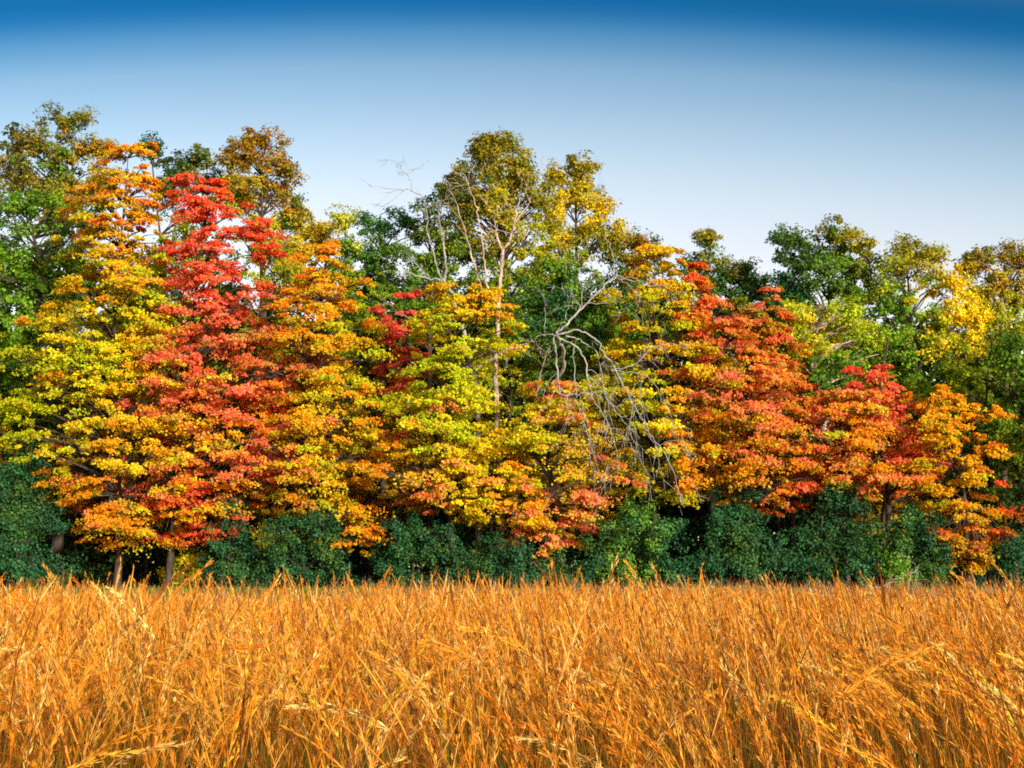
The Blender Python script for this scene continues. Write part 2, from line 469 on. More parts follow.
# individual stalks that stand clear of the rest in the photograph: tip position and distance
tall = [(62, 572, 6.2, .25, 3.14), (50, 574, 6.6, .55, 0), (85, 580, 6.6, .22, 3.0), (100, 584, 6.0, .3, 3.3), (220, 558, 5.2, .3, 0), (205, 585, 6.2, .3, 0),
        (36, 562, 6.4, .15, 3.0), (8, 590, 6.0, .4, 3), (293, 600, 7.0, .5, 0), (342, 610, 6.5, .4, 3.1), (527, 560, 8.0, .25, 3.1), (617, 558, 7.4, .15, 3.1),
        (620, 575, 7.2, .2, 3.1), (396, 566, 9.5, .12, 0), (283, 568, 9.0, .1, 1), (945, 570, 8.2, .3, 3.2), (955, 575, 8.0, .35, 3.1), (988, 562, 8.6, .22, 3.3), (720, 585, 8.0, .3, 3),
        (860, 645, 5.2, .42, 3.1), (885, 622, 5.0, .4, 3.1), (905, 600, 5.3, .42, 3.1), (845, 668, 4.3, .5, 3.1), (925, 630, 5.0, .42, 3.1), (870, 610, 5.6, .4, 3.1), (895, 640, 4.8, .36, 3.1),
        (520, 668, 4.4, .55, 3.1), (540, 690, 4.2, .6, 3.1), (500, 680, 4.4, .5, 3.1), (595, 702, 4.2, .4, 3.1), (580, 735, 3.9, .5, 3.1), (700, 690, 4.6, .15, 0), (710, 660, 4.8, .12, 3), (745, 700, 4.3, .4, 3.2),
        (280, 700, 4.2, .8, 3.14), (320, 690, 4.4, .8, 0), (190, 720, 4.0, .7, 0), (150, 745, 3.9, .7, 0), (120, 700, 4.3, .8, 0), (360, 700, 4.3, .4, 3), (460, 690, 4.6, .3, 0),
        (20, 700, 4.4, .5, 0), (790, 705, 4.2, .45, 3.1), (960, 690, 4.4, .3, 3.1), (1000, 640, 4.7, .3, 3.1), (1015, 715, 4.2, .4, 3.1), (800, 735, 3.8, .5, 3.1), (850, 728, 4.0, .1, 1), (230, 650, 5.0, .6, 3.1),
        (420, 640, 5.4, .5, 3.1), (500, 640, 5.6, .4, 0), (330, 640, 5.4, .7, 0), (60, 640, 5.2, .5, 0), (650, 660, 5.0, .45, 3.1), (740, 640, 5.4, .35, 3.1), (980, 600, 6, .4, 3.1), (790, 600, 7, .3, 3.1)]
tl = []
for (px, py, D, b, yw) in tall:
    for q in range(2 if D < 6 else 1):
        jj = q * 1.0
        D2 = D + rng.normal() * .15 * (q > 0)
        tip = at(px + rng.normal() * 26 * (q > 0), py + abs(rng.normal()) * 24 * (q > 0), D2)
        ln_, nd_ = .04 + .20 * b, .35 + 1.35 * b
        g_ = np.linspace(0, 1, 60); ph_ = ln_ + .1 * np.sin(g_ * 3) + nd_ * np.clip((g_ - .42) / .58, 0, 1) ** 1.5
        zz = np.cumsum(np.cos(ph_) / 59).max(); h = tip[2] / zz; r = np.sum(np.sin(ph_) / 59) * h
        tl.append((tip[0] - math.cos(yw) * r, D2 - math.sin(yw) * r, h, ln_, nd_, yw))
for k_ in range(230):                     # more heads that stand proud, combed leftward by the wind on the right
    D = rng.uniform(3.7, 7.5); px = rng.uniform(-60, 1090); py = rng.uniform(600, 660) + 330 / D * rng.uniform(.2, 1.0)
    tip = at(px, py, D); yw = (math.pi if rng.uniform() < np.clip(.35 + px / 1100, .4, .95) else 0) + rng.normal() * .5
    b = rng.uniform(.1, .75); ln_, nd_ = .04 + .20 * b, .35 + 1.35 * b
    ph_ = ln_ + .1 * np.sin(g_ * 3) + nd_ * np.clip((g_ - .42) / .58, 0, 1) ** 1.5
    h = tip[2] / np.cumsum(np.cos(ph_) / 59).max(); r = np.sum(np.sin(ph_) / 59) * h
    tl.append((tip[0] - math.cos(yw) * r, D - math.sin(yw) * r, h, ln_, nd_, yw))
tl = np.array(tl)
stems(tl[:, 0], tl[:, 1], tl[:, 2], tl[:, 3], tl[:, 4], tl[:, 5], nspk=130, spk=.022, stemw=.0042, segs=14, leaves=1, leafw=.007, plen=.30, plumebright=1.1, slim=.34, wr=.08)

def flush(name, mat):
    global G_V, G_C
    V = np.concatenate(G_V); c = np.concatenate(G_C)
    me = quad_mesh(name, V, np.arange(len(V) * 4), c)
    o = link(name, me, mat); o['kind'] = 'stuff'
    G_V, G_C = [], []
    return o
o = flush('tall_dry_grass', M_GRASS)
o['label'] = 'golden tall dry prairie grass filling the foreground field'; o['category'] = 'grass'

# brown seed-head weeds between field and lawn, then the lawn itself
def low_growth(x0, x1, y0, y1, N, hm, hv, w, cols, dens=None):
    x = rng.uniform(x0, x1, N); y = rng.uniform(y0, y1, N)
    if dens is not None:
        k = rng.uniform(size=N) < dens(x, y); x, y = x[k], y[k]; N = len(x)
    h = np.clip(hm + hv * rng.normal(size=N), .05, 2); u = np.linspace(0, 1, 4)[None]
    ya = rng.uniform(0, 6.28, N); o_ = rng.uniform(.1, .5, N)
    P = np.stack([x[:, None] + np.cos(ya)[:, None] * o_[:, None] * h[:, None] * u ** 2, y[:, None] + np.sin(ya)[:, None] * o_[:, None] * h[:, None] * u ** 2, gz(y)[:, None] + h[:, None] * u * np.ones((N, 1))], -1)
    c = np.array(cols)[rng.integers(0, len(cols), N)] * np.exp(rng.normal(size=(N, 1)) * .2)
    ribbon(P, w * (1.05 - u) * np.ones((N, 1)), rng.normal(size=N) * .6, c)
low_growth(-22, 22, 28, 36, 26000, .62, .13, .035, [(.30, .14, .07), (.22, .10, .06), (.42, .24, .10), (.34, .20, .12)],
           lambda x, y: .25 + .75 / (1 + np.exp(-(x + 3.5) * 1.2)))
o = flush('brown_weeds', M_GRASS); o['label'] = 'brown dried weeds along the far edge of the field'; o['category'] = 'weeds'
low_growth(-26, 26, 31.5, 47, 60000, .16, .05, .05, [(.14, .20, .02), (.10, .16, .02), (.24, .26, .03), (.08, .14, .03)])
o = flush('lawn_grass', M_GREEN); o['label'] = 'short green grass strip between field and wood'; o['category'] = 'grass'

# ------------------------------------------------------------------ front row: maples
D0 = 46.5
maple('tall left maple, orange at its tip, yellow green in the middle, dark straight trunk', 121, 46.6,
      [(146, 118, 146), (165, 108, 158), (205, 80, 160), (250, 70, 165), (300, 55, 175), (350, 25, 175), (400, 8, 180), (440, -2, 190), (480, 35, 200), (520, 60, 210), (548, 85, 175)],
      [(128, 165, 'orange'), (145, 190, 'orange'), (108, 190, 'rust'), (120, 215, 'amber'), (125, 240, 'red'), (95, 250, 'ygreen'), (140, 245, 'amber'), (110, 280, 'amber'), (140, 275, 'lime'), (75, 225, 'amber'),
       (80, 300, 'amber'), (130, 310, 'yellow'), (160, 300, 'lime'), (90, 335, 'lime'), (150, 335, 'yellow'), (65, 370, 'yellow'), (105, 362, 'yellow'), (40, 385, 'lime'), (120, 375, 'amber'),
       (30, 425, 'lime'), (70, 420, 'lime'), (115, 405, 'amber'), (50, 445, 'yellow'), (95, 443, 'orange'), (130, 455, 'yellow'), (115, 490, 'coral'), (75, 500, 'orange'), (140, 500, 'amber'),
       (100, 528, 'orange'), (130, 535, 'orange'), (150, 470, 'yellow'), (180, 465, 'amber'), (190, 475, 'yellow')], top=(128, 150), r0=.17, under='ygreen', lean=0)
maple('scarlet maple, the reddest and tallest red crown, left of centre', 172, 46.9,
      [(183, 180, 225), (205, 172, 245), (240, 168, 258), (280, 170, 262), (320, 165, 258), (350, 140, 285), (385, 125, 312), (420, 130, 312), (450, 140, 300), (490, 150, 290), (545, 165, 225)],
      [(205, 200, 'red'), (190, 230, 'red'), (235, 215, 'red'), (210, 260, 'coral'), (180, 275, 'red'), (245, 260, 'red'), (200, 300, 'coral'), (240, 300, 'coral'), (190, 330, 'coral'), (225, 340, 'red'),
       (150, 370, 'coral'), (165, 345, 'lime'), (240, 372, 'ygreen'), (185, 425, 'lime'), (235, 420, 'amber'), (250, 345, 'olive'), (220, 445, 'orange'), (190, 370, 'coral'), (240, 370, 'coral'), (285, 360, 'coral'), (210, 400, 'coral'), (260, 395, 'coral'), (300, 390, 'orange'), (160, 410, 'coral'), (150, 440, 'coral'), (200, 440, 'coral'),
       (270, 430, 'red'), (300, 430, 'amber'), (205, 465, 'yellow'), (240, 460, 'amber'), (270, 475, 'coral'), (225, 480, 'lime'), (170, 480, 'amber'), (190, 505, 'red'), (180, 525, 'coral'), (205, 520, 'red')],
      top=(208, 188), r0=.16, under='brick', inner='coral', lean=.2)
maple('broad orange maple with olive inside, right of the scarlet one', 300, 46.3,
      [(242, 318, 335), (262, 300, 352), (290, 285, 362), (320, 265, 372), (360, 262, 380), (400, 255, 392), (440, 250, 398), (475, 240, 400), (505, 262, 375), (525, 300, 372), (562, 348, 378)],
      [(325, 255, 'orange'), (330, 285, 'orange'), (300, 290, 'orange'), (345, 300, 'amber'), (295, 325, 'amber'), (330, 330, 'orange'), (360, 340, 'amber'), (280, 355, 'amber'), (320, 365, 'amber'), (355, 375, 'lime'),
       (270, 385, 'coral'), (295, 400, 'amber'), (335, 400, 'orange'), (375, 400, 'lime'), (280, 425, 'amber'), (320, 425, 'yellow'), (365, 425, 'orange'), (265, 440, 'coral'), (300, 455, 'lime'), (345, 450, 'orange'), (385, 440, 'yellow'),
       (250, 475, 'coral'), (285, 490, 'orange'), (330, 480, 'amber'), (375, 480, 'amber'), (310, 505, 'ygreen'), (350, 505, 'orange'), (360, 545, 'orange')], top=(328, 245), under='ygreen')
maple('small dark crimson maple tucked between orange and yellow crowns', 402, 49.5,
      [(292, 402, 416), (310, 385, 425), (340, 378, 428), (380, 378, 425), (420, 385, 425), (450, 388, 420)],
      [(405, 310, 'crimson'), (400, 340, 'crimson'), (410, 365, 'brick'), (395, 385, 'brick'), (405, 420, 'crimson')], under='brick', inner='crimson', r0=.08, size=.7)
maple('yellow green maple with golden top, just left of the pale snag', 452, 46.0,
      [(290, 425, 490), (305, 415, 500), (330, 405, 505), (370, 398, 505), (410, 385, 500), (450, 375, 500), (480, 375, 500), (505, 400, 498), (530, 440, 490)],
      [(450, 298, 'amber'), (480, 300, 'amber'), (430, 310, 'yellow'), (440, 335, 'lime'), (475, 330, 'yellow'), (420, 355, 'lime'), (455, 365, 'lime'), (485, 360, 'lime'), (410, 390, 'lime'), (440, 395, 'lime'), (480, 395, 'yellow'),
       (400, 420, 'yellow'), (435, 425, 'lime'), (470, 420, 'lime'), (400, 455, 'amber'), (435, 450, 'crimson'), (450, 468, 'yellow'), (480, 455, 'yellow'), (400, 480, 'orange'), (425, 494, 'crimson'), (470, 490, 'yellow'), (450, 508, 'yellow'), (475, 515, 'yellow')],
      under='ygreen', inner='lime', top=(458, 300))
maple('low maple with yellow and coral sprays under the dead branches', 545, 45.6,
      [(385, 535, 570), (400, 515, 590), (430, 500, 610), (455, 488, 622), (490, 485, 628), (515, 488, 600), (535, 500, 580), (575, 528, 552)],
      [(545, 390, 'orange'), (560, 402, 'coral'), (520, 405, 'lime'), (590, 420, 'amber'), (530, 430, 'yellow'), (565, 435, 'lime'), (600, 440, 'lime'), (500, 455, 'yellow'), (520, 465, 'yellow'), (550, 460, 'lime'), (560, 475, 'coral'), (590, 465, 'amber'), (535, 450, 'yellow'),
       (505, 495, 'coral'), (535, 490, 'yellow'), (565, 490, 'orange'), (610, 487, 'coral'), (545, 510, 'orange'), (580, 512, 'coral'), (515, 520, 'amber'), (545, 540, 'coral')], under='lime', top=(548, 390))
maple('low bright yellow maple in front of the foot of the pale snag', 492, 45.4,
      [(432, 480, 505), (445, 468, 525), (470, 460, 535), (500, 462, 535), (525, 475, 520)],
      [(490, 442, 'yellow'), (515, 455, 'amber'), (475, 460, 'yellow'), (500, 475, 'yellow'), (525, 480, 'coral'), (480, 495, 'yellow'), (505, 505, 'orange'), (495, 522, 'yellow')], under='lime', r0=.08, size=.75, top=(490, 445))
maple('tall golden orange maple behind the fallen bare branches', 655, 46.8,
      [(250, 640, 668), (270, 628, 690), (300, 622, 700), (340, 610, 705), (380, 590, 715), (420, 585, 722), (460, 590, 728), (490, 600, 730), (505, 630, 700)],
      [(650, 262, 'amber'), (655, 285, 'amber'), (680, 285, 'yellow'), (640, 310, 'lime'), (670, 315, 'amber'), (640, 345, 'amber'), (680, 345, 'lime'), (620, 365, 'lime'), (655, 370, 'amber'), (695, 370, 'amber'), (610, 395, 'yellow'),
       (640, 400, 'lime'), (670, 400, 'amber'), (700, 405, 'lime'), (620, 425, 'lime'), (660, 430, 'yellow'), (700, 430, 'orange'), (630, 460, 'amber'), (665, 465, 'lime'), (695, 470, 'orange'), (715, 480, 'orange'), (650, 490, 'lime'), (680, 495, 'amber')],
      under='ygreen', top=(655, 255))
maple('large coral red maple with a narrow pointed red top, right of centre', 742, 46.4,
      [(266, 684, 694), (285, 680, 702), (315, 682, 730), (350, 685, 770), (385, 690, 800), (420, 695, 820), (455, 700, 825), (485, 705, 820), (510, 735, 800), (520, 750, 790)],
      [(690, 280, 'red'), (695, 310, 'red'), (715, 330, 'coral'), (700, 350, 'coral'), (735, 350, 'coral'), (720, 375, 'coral'), (755, 370, 'orange'), (745, 395, 'coral'), (775, 400, 'coral'), (715, 400, 'orange'),
       (790, 415, 'coral'), (730, 425, 'amber'), (760, 430, 'lime'), (800, 440, 'orange'), (715, 445, 'coral'), (745, 455, 'lime'), (780, 455, 'coral'), (765, 470, 'orange'), (730, 480, 'amber'), (790, 480, 'red'), (770, 495, 'coral'), (750, 500, 'amber')],
      under='ygreen', inner='orange', top=(692, 275))
maple('narrow maple with thin pink red tip above the coral crown', 778, 49.0,
      [(288, 768, 776), (310, 757, 785), (330, 745, 795), (370, 745, 805), (410, 755, 815), (450, 765, 815)],
      [(771, 295, 'coral'), (762, 320, 'red'), (785, 330, 'rust'), (770, 360, 'orange'), (790, 380, 'brick'), (790, 430, 'coral')], under='rust', inner='ygreen', r0=.08, size=.7)
maple('peach orange maple between the coral and the crimson crowns', 838, 46.2,
      [(395, 820, 850), (410, 800, 870), (435, 790, 885), (460, 790, 895), (485, 800, 890), (500, 820, 870)],
      [(830, 405, 'coral'), (850, 420, 'amber'), (815, 430, 'orange'), (840, 440, 'orange'), (870, 450, 'orange'), (820, 465, 'lime'), (850, 470, 'amber'), (880, 480, 'coral')], under='ygreen', inner='orange')
maple('crimson maple with a ragged peak, right part of the wood edge', 888, 47.0,
      [(368, 862, 880), (385, 855, 895), (410, 852, 925), (440, 848, 935), (470, 860, 935), (500, 875, 930)],
      [(870, 378, 'red'), (875, 400, 'red'), (895, 395, 'coral'), (880, 430, 'coral'), (905, 415, 'crimson'), (925, 430, 'coral'), (900, 445, 'crimson'), (870, 455, 'orange'), (885, 470, 'coral'), (920, 465, 'orange'), (905, 490, 'coral'), (935, 450, 'amber')], under='brick', inner='coral', jit=30)
maple('orange maple at the far right with red lower sprays', 962, 46.0,
      [(388, 915, 940), (400, 905, 965), (425, 910, 985), (455, 920, 995), (490, 915, 1002), (525, 920, 1003), (550, 930, 995), (575, 945, 980)],
      [(925, 395, 'orange'), (950, 405, 'orange'), (930, 425, 'amber'), (965, 425, 'amber'), (945, 450, 'lime'), (975, 460, 'amber'), (935, 475, 'amber'), (965, 485, 'amber'), (990, 490, 'orange'), (940, 510, 'amber'), (970, 515, 'rust'),
       (992, 515, 'red'), (985, 535, 'brick'), (950, 545, 'amber'), (965, 565, 'rust')], under='ygreen', inner='amber')
maple('olive and amber maple half hidden behind the orange one', 235, 50.5,
      [(300, 245, 265), (330, 225, 290), (380, 215, 310), (440, 210, 320), (500, 215, 300), (530, 220, 270)],
      [(255, 320, 'ygreen'), (250, 360, 'olive'), (240, 400, 'ygreen'), (260, 450, 'lime'), (250, 500, 'ygreen'), (290, 500, 'lime')], under='green', inner='ygreen', dens=.8)
maple('yellow maple low behind the pale snag trunk', 520, 50.5,
      [(330, 495, 520), (360, 470, 545), (400, 465, 560), (450, 465, 560), (500, 470, 550)],
      [(505, 345, 'lime'), (490, 380, 'lime'), (530, 380, 'yellow'), (500, 420, 'yellow'), (540, 420, 'ygreen'), (500, 470, 'yellow')], under='green', inner='ygreen', dens=.8)
for lab_, tx_, prof_, pal_ in [
    ('olive maple deep between the orange tipped and scarlet maples', 150, [(255, 140, 160), (300, 120, 185), (380, 105, 200), (470, 100, 205), (550, 120, 190)], [(150, 280, 'lime'), (140, 320, 'yellow'), (155, 350, 'ygreen'), (165, 400, 'lime'), (130, 430, 'amber'), (150, 480, 'ygreen')]),
    ('yellow green maple deep behind the crimson one', 370, [(275, 360, 380), (330, 335, 410), (400, 325, 425), (480, 320, 430), (550, 340, 420)], [(370, 290, 'green'), (360, 340, 'lime'), (390, 370, 'amber'), (350, 400, 'yellow'), (390, 420, 'lime'), (370, 470, 'orange')]),
    ('amber maple deep behind the drooping bare branches', 598, [(300, 585, 612), (350, 565, 640), (420, 555, 650), (490, 560, 645), (550, 575, 630)], [(600, 320, 'ygreen'), (590, 360, 'lime'), (610, 385, 'orange'), (575, 400, 'amber'), (620, 420, 'lime'), (600, 470, 'yellow')]),
    ('olive orange maple deep behind the coral one', 745, [(300, 735, 760), (340, 715, 790), (420, 700, 810), (500, 710, 800)], [(745, 320, 'green'), (740, 350, 'orange'), (780, 380, 'coral'), (720, 390, 'amber'), (760, 420, 'lime'), (740, 480, 'orange')]),
    ('yellow green maple deep between peach and crimson crowns', 860, [(385, 850, 880), (420, 830, 920), (480, 830, 930), (540, 850, 910)], [(865, 400, 'orange'), (850, 430, 'coral'), (900, 430, 'amber'), (860, 450, 'lime'), (880, 490, 'orange')]),
    ('green maple deep below the bright green tree at left', 35, [(330, 20, 55), (380, -10, 85), (450, -20, 95), (540, -10, 80)], [(30, 350, 'ygreen'), (40, 400, 'green'), (30, 460, 'lime')]),
    ('green gold maple deep behind the far right orange maple', 965, [(370, 955, 985), (420, 930, 1010), (500, 930, 1015), (560, 945, 1000)], [(965, 385, 'ygreen'), (960, 430, 'green'), (975, 490, 'ygreen')])]:
    maple(lab_, tx_, 51.5, prof_, pal_, under='green', inner='ygreen', dens=.75, r0=.12, group='second row of maples')
maple('yellow orange maple beyond the left edge of the picture', -50, 46.8,
      [(200, -70, -30), (280, -105, 0), (380, -130, 10), (480, -135, 5), (540, -90, -20)], [(-50, 250, 'amber'), (-50, 350, 'lime'), (-60, 450, 'orange')], dens=.5)
maple('red maple beyond the right edge of the picture', 1085, 46.8,
      [(290, 1070, 1100), (360, 1040, 1130), (460, 1030, 1145), (530, 1050, 1120)], [(1085, 330, 'coral'), (1085, 400, 'orange'), (1085, 480, 'red')], dens=.5)

# ------------------------------------------------------------------ middle and back rows
broad('bright green leafy tree at the left edge with a dark leaning trunk', 62, 50,
      [(30, 215, 50, 38), (85, 225, 30, 30), (15, 270, 45, 45), (60, 280, 40, 40), (25, 330, 50, 30), (5, 370, 40, 40)],
      [(30, 200, 'green'), (60, 215, 'leafgreen'), (10, 250, 'leafgreen'), (50, 270, 'green'), (85, 240, 'ygreen'), (20, 300, 'leafgreen'), (70, 300, 'green'), (0, 340, 'leafgreen'), (5, 380, 'leafgreen')],
      trunk_px=[(62, 340), (48, 290), (30, 220)], dens=.75, every=2)
broad('tall bronze green tree at upper left, highest crown in the photo', 75, 57,
      [(72, 125, 32, 20), (25, 140, 28, 20), (100, 150, 22, 16), (60, 165, 40, 25), (10, 175, 30, 30), (100, 185, 30, 25), (55, 200, 45, 30)],
      [(70, 118, 'olive'), (30, 140, 'bronze'), (60, 150, 'green'), (100, 150, 'rust'), (15, 160, 'bronze'), (50, 180, 'olive'), (95, 180, 'gold'), (10, 190, 'olive'), (20, 125, 'dkgreen'), (85, 135, 'olive')], dens=.85)
broad('dark green tree top showing between orange tip and scarlet crown', 190, 57,
      [(200, 160, 18, 12), (178, 165, 16, 14), (150, 150, 14, 12), (195, 180, 30, 16), (165, 190, 20, 20), (230, 190, 20, 20), (195, 260, 30, 60)],
      [(190, 160, 'dkgreen'), (200, 175, 'olive'), (165, 175, 'dkgreen'), (225, 190, 'bronze'), (200, 250, 'ygreen')], dens=.7)
broad('tall rounded gold brown oak rising behind the scarlet maple', 263, 55,
      [(262, 145, 30, 20), (240, 160, 25, 20), (285, 165, 20, 22), (262, 185, 42, 28), (235, 200, 25, 25), (290, 205, 18, 28), (265, 240, 40, 30), (280, 270, 35, 30)],
      [(262, 135, 'rust'), (240, 150, 'bronze'), (285, 160, 'bronze'), (262, 165, 'rust'), (235, 185, 'gold'), (275, 190, 'rust'), (300, 210, 'dkgreen'), (255, 215, 'gold'), (280, 235, 'gold'), (260, 270, 'ygreen')],
      trunk_px=[(263, 330), (262, 250), (262, 150)], dens=.8)
broad('pale yellow crown on the shoulder of the gold brown oak', 305, 58,
      [(295, 215, 22, 18), (315, 230, 22, 18), (300, 250, 35, 25), (300, 290, 40, 30)],
      [(290, 212, 'goldlit'), (315, 225, 'gold'), (300, 250, 'goldlit'), (280, 245, 'pale'), (300, 290, 'rust')], dens=.8)
broad('slender pale yellow and green tree left of the sparse one', 348, 56,
      [(345, 220, 18, 13), (350, 245, 20, 16), (345, 285, 22, 30), (355, 330, 28, 35)],
      [(340, 215, 'pale'), (355, 225, 'lime'), (345, 245, 'leafgreen'), (350, 280, 'green'), (350, 320, 'green')], dens=.6, cl=.5)
broad('sparse blue green tree thin against the sky', 385, 56,
      [(380, 225, 24, 18), (375, 250, 26, 20), (405, 225, 18, 14), (385, 285, 34, 26), (380, 330, 38, 30)],
      [(380, 215, 'blue'), (370, 245, 'green'), (400, 230, 'blue'), (390, 280, 'green'), (370, 320, 'blue'), (400, 310, 'leafgreen')], dens=.6, cl=.42, every=2, leaf=.11)
broad('green tree below left of the tall golden oak', 430, 54,
      [(430, 225, 30, 20), (450, 250, 38, 28), (415, 265, 35, 26), (445, 295, 50, 30), (405, 310, 38, 22)],
      [(425, 215, 'dkgreen'), (440, 235, 'ygreen'), (410, 250, 'green'), (450, 260, 'green'), (425, 285, 'green'), (470, 290, 'ygreen'), (400, 310, 'leafgreen')], dens=.8)
broad('tall olive gold oak in the centre, forked and highest there', 505, 53,
      [(486, 140, 10, 10), (505, 142, 9, 10), (478, 152, 12, 12), (515, 185, 26, 22), (470, 205, 24, 20), (495, 165, 28, 22), (525, 165, 18, 22), (455, 185, 24, 18), (500, 200, 46, 30), (445, 205, 22, 18), (540, 205, 18, 30), (500, 245, 55, 30), (520, 280, 50, 30)],
      [(490, 135, 'olive'), (500, 155, 'gold'), (485, 170, 'bronze'), (525, 160, 'olive'), (455, 175, 'dkgreen'), (460, 195, 'olive'), (500, 195, 'gold'), (530, 190, 'olive'), (480, 220, 'gold'), (440, 210, 'dkgreen'), (515, 230, 'gold'), (495, 250, 'olive'), (530, 270, 'ygreen'), (480, 270, 'green')],
      trunk_px=[(505, 330), (505, 262), (510, 215), (496, 150)], dens=.8, every=2, group=None)
broad('golden yellow oak with two rounded peaks, right of the central oak', 580, 55,
      [(575, 165, 19, 15), (555, 175, 9, 12), (590, 190, 22, 18), (565, 200, 28, 20), (600, 210, 14, 18), (575, 230, 42, 22), (600, 240, 30, 20), (560, 260, 40, 25)],
      [(575, 158, 'olive'), (555, 170, 'olive'), (580, 175, 'gold'), (590, 195, 'gold'), (560, 195, 'goldlit'), (600, 205, 'goldlit'), (570, 215, 'gold'), (550, 230, 'goldlit'), (595, 225, 'gold'), (600, 245, 'olive'), (570, 255, 'ygreen')], dens=.75)
broad('round blue green tree in the middle behind the bare branches', 560, 49.5,
      [(560, 285, 38, 28), (545, 310, 38, 28), (590, 305, 32, 30), (570, 340, 45, 30), (530, 340, 30, 25), (560, 390, 45, 40)],
      [(555, 275, 'green'), (540, 300, 'blue'), (575, 290, 'leafgreen'), (600, 300, 'green'), (560, 325, 'blue'), (590, 335, 'green'), (530, 335, 'leafgreen'), (560, 380, 'dkgreen')], dens=.85)
broad('thin olive tree showing above the golden orange maple', 648, 57,
      [(640, 242, 20, 8), (612, 250, 18, 14), (650, 258, 24, 14), (620, 275, 30, 22), (645, 320, 45, 35)],
      [(635, 238, 'rust'), (650, 245, 'dkgreen'), (612, 250, 'dkgreen'), (620, 275, 'green'), (650, 300, 'green')], dens=.6, cl=.5)
broad('green and gold tree peak behind the narrow red top', 712, 57,
      [(705, 240, 12, 11), (700, 262, 26, 16), (738, 272, 20, 14), (720, 285, 42, 20), (755, 290, 22, 18), (725, 320, 45, 30)],
      [(703, 236, 'gold'), (715, 248, 'olive'), (690, 262, 'dkgreen'), (735, 262, 'olive'), (710, 275, 'green'), (750, 280, 'green'), (745, 300, 'blue'), (720, 320, 'green')], dens=.75)
broad('wide dark green oak with feathery top, right of centre', 825, 54,
      [(788, 240, 20, 15), (830, 232, 20, 13), (845, 245, 28, 16), (805, 260, 40, 22), (858, 268, 28, 22), (820, 285, 48, 26), (785, 295, 22, 22)],
      [(785, 232, 'green'), (830, 225, 'olive'), (850, 235, 'gold'), (805, 250, 'dkgreen'), (835, 258, 'green'), (865, 260, 'olive'), (800, 275, 'dkgreen'), (830, 290, 'green'), (790, 300, 'blue')], dens=.8)
broad('loose yellow green tree with pale twigs in front of dark green oak', 842, 50,
      [(800, 315, 26, 18), (835, 320, 28, 20), (865, 340, 26, 22), (810, 350, 30, 22), (845, 370, 34, 22), (790, 335, 18, 18), (825, 400, 40, 25)],
      [(800, 308, 'lime'), (830, 310, 'ygreen'), (865, 330, 'lime'), (805, 345, 'ygreen'), (845, 360, 'green'), (825, 330, 'yellow'), (870, 355, 'green'), (840, 395, 'green')], dens=.55, cl=.5, every=1, bark=M_PALE)
broad('big sunlit yellow green tree with a golden right side', 925, 52.5,
      [(905, 250, 16, 11), (930, 255, 22, 12), (900, 275, 36, 20), (945, 280, 28, 22), (885, 305, 30, 24), (935, 310, 46, 24), (970, 315, 16, 18), (905, 345, 46, 26), (950, 345, 34, 26), (920, 390, 50, 30), (940, 430, 40, 25)],
      [(905, 245, 'olive'), (930, 250, 'gold'), (895, 270, 'lime'), (920, 275, 'gold'), (945, 275, 'goldlit'), (885, 295, 'green'), (910, 300, 'leafgreen'), (945, 300, 'yellow'), (970, 310, 'yellow'), (890, 330, 'leafgreen'), (925, 325, 'lime'),
       (955, 325, 'goldlit'), (900, 355, 'green'), (940, 350, 'ygreen'), (920, 385, 'leafgreen'), (900, 395, 'ygreen'), (950, 400, 'lime')], dens=.85)
broad('brown gold tree at the upper right corner of the wood', 998, 55,
      [(985, 258, 14, 10), (1012, 255, 20, 12), (965, 265, 12, 10), (1000, 275, 34, 18), (985, 300, 28, 18), (1020, 300, 24, 22), (1000, 325, 34, 22), (1040, 270, 30, 25), (980, 350, 26, 26)],
      [(985, 252, 'bronze'), (1012, 250, 'olive'), (965, 262, 'olive'), (1000, 268, 'rust'), (985, 290, 'gold'), (1015, 290, 'gold'), (1000, 315, 'gold'), (1020, 325, 'ygreen'), (980, 345, 'olive')], dens=.7)
broad('dense green tree filling the right edge of the picture', 1018, 48,
      [(1010, 350, 26, 26), (1030, 390, 36, 34), (1005, 425, 24, 26), (1030, 460, 36, 40), (1020, 520, 34, 45), (1060, 440, 40, 80)],
      [(1005, 345, 'green'), (1020, 370, 'leafgreen'), (1000, 400, 'leafgreen'), (1020, 420, 'green'), (1005, 450, 'ygreen'), (1020, 480, 'dkgreen'), (1010, 540, 'deep')], dens=.85)
broad('green tree outside the left edge of the picture', -75, 54, [(-70, 200, 60, 50), (-60, 280, 70, 60), (-80, 380, 70, 60)], [(-70, 180, 'olive'), (-60, 300, 'green')], dens=.5, every=6)
broad('gold tree outside the right edge of the picture', 1105, 55, [(1110, 290, 60, 40), (1100, 360, 70, 60)], [(1100, 280, 'gold'), (1090, 350, 'green')], dens=.5, every=6)

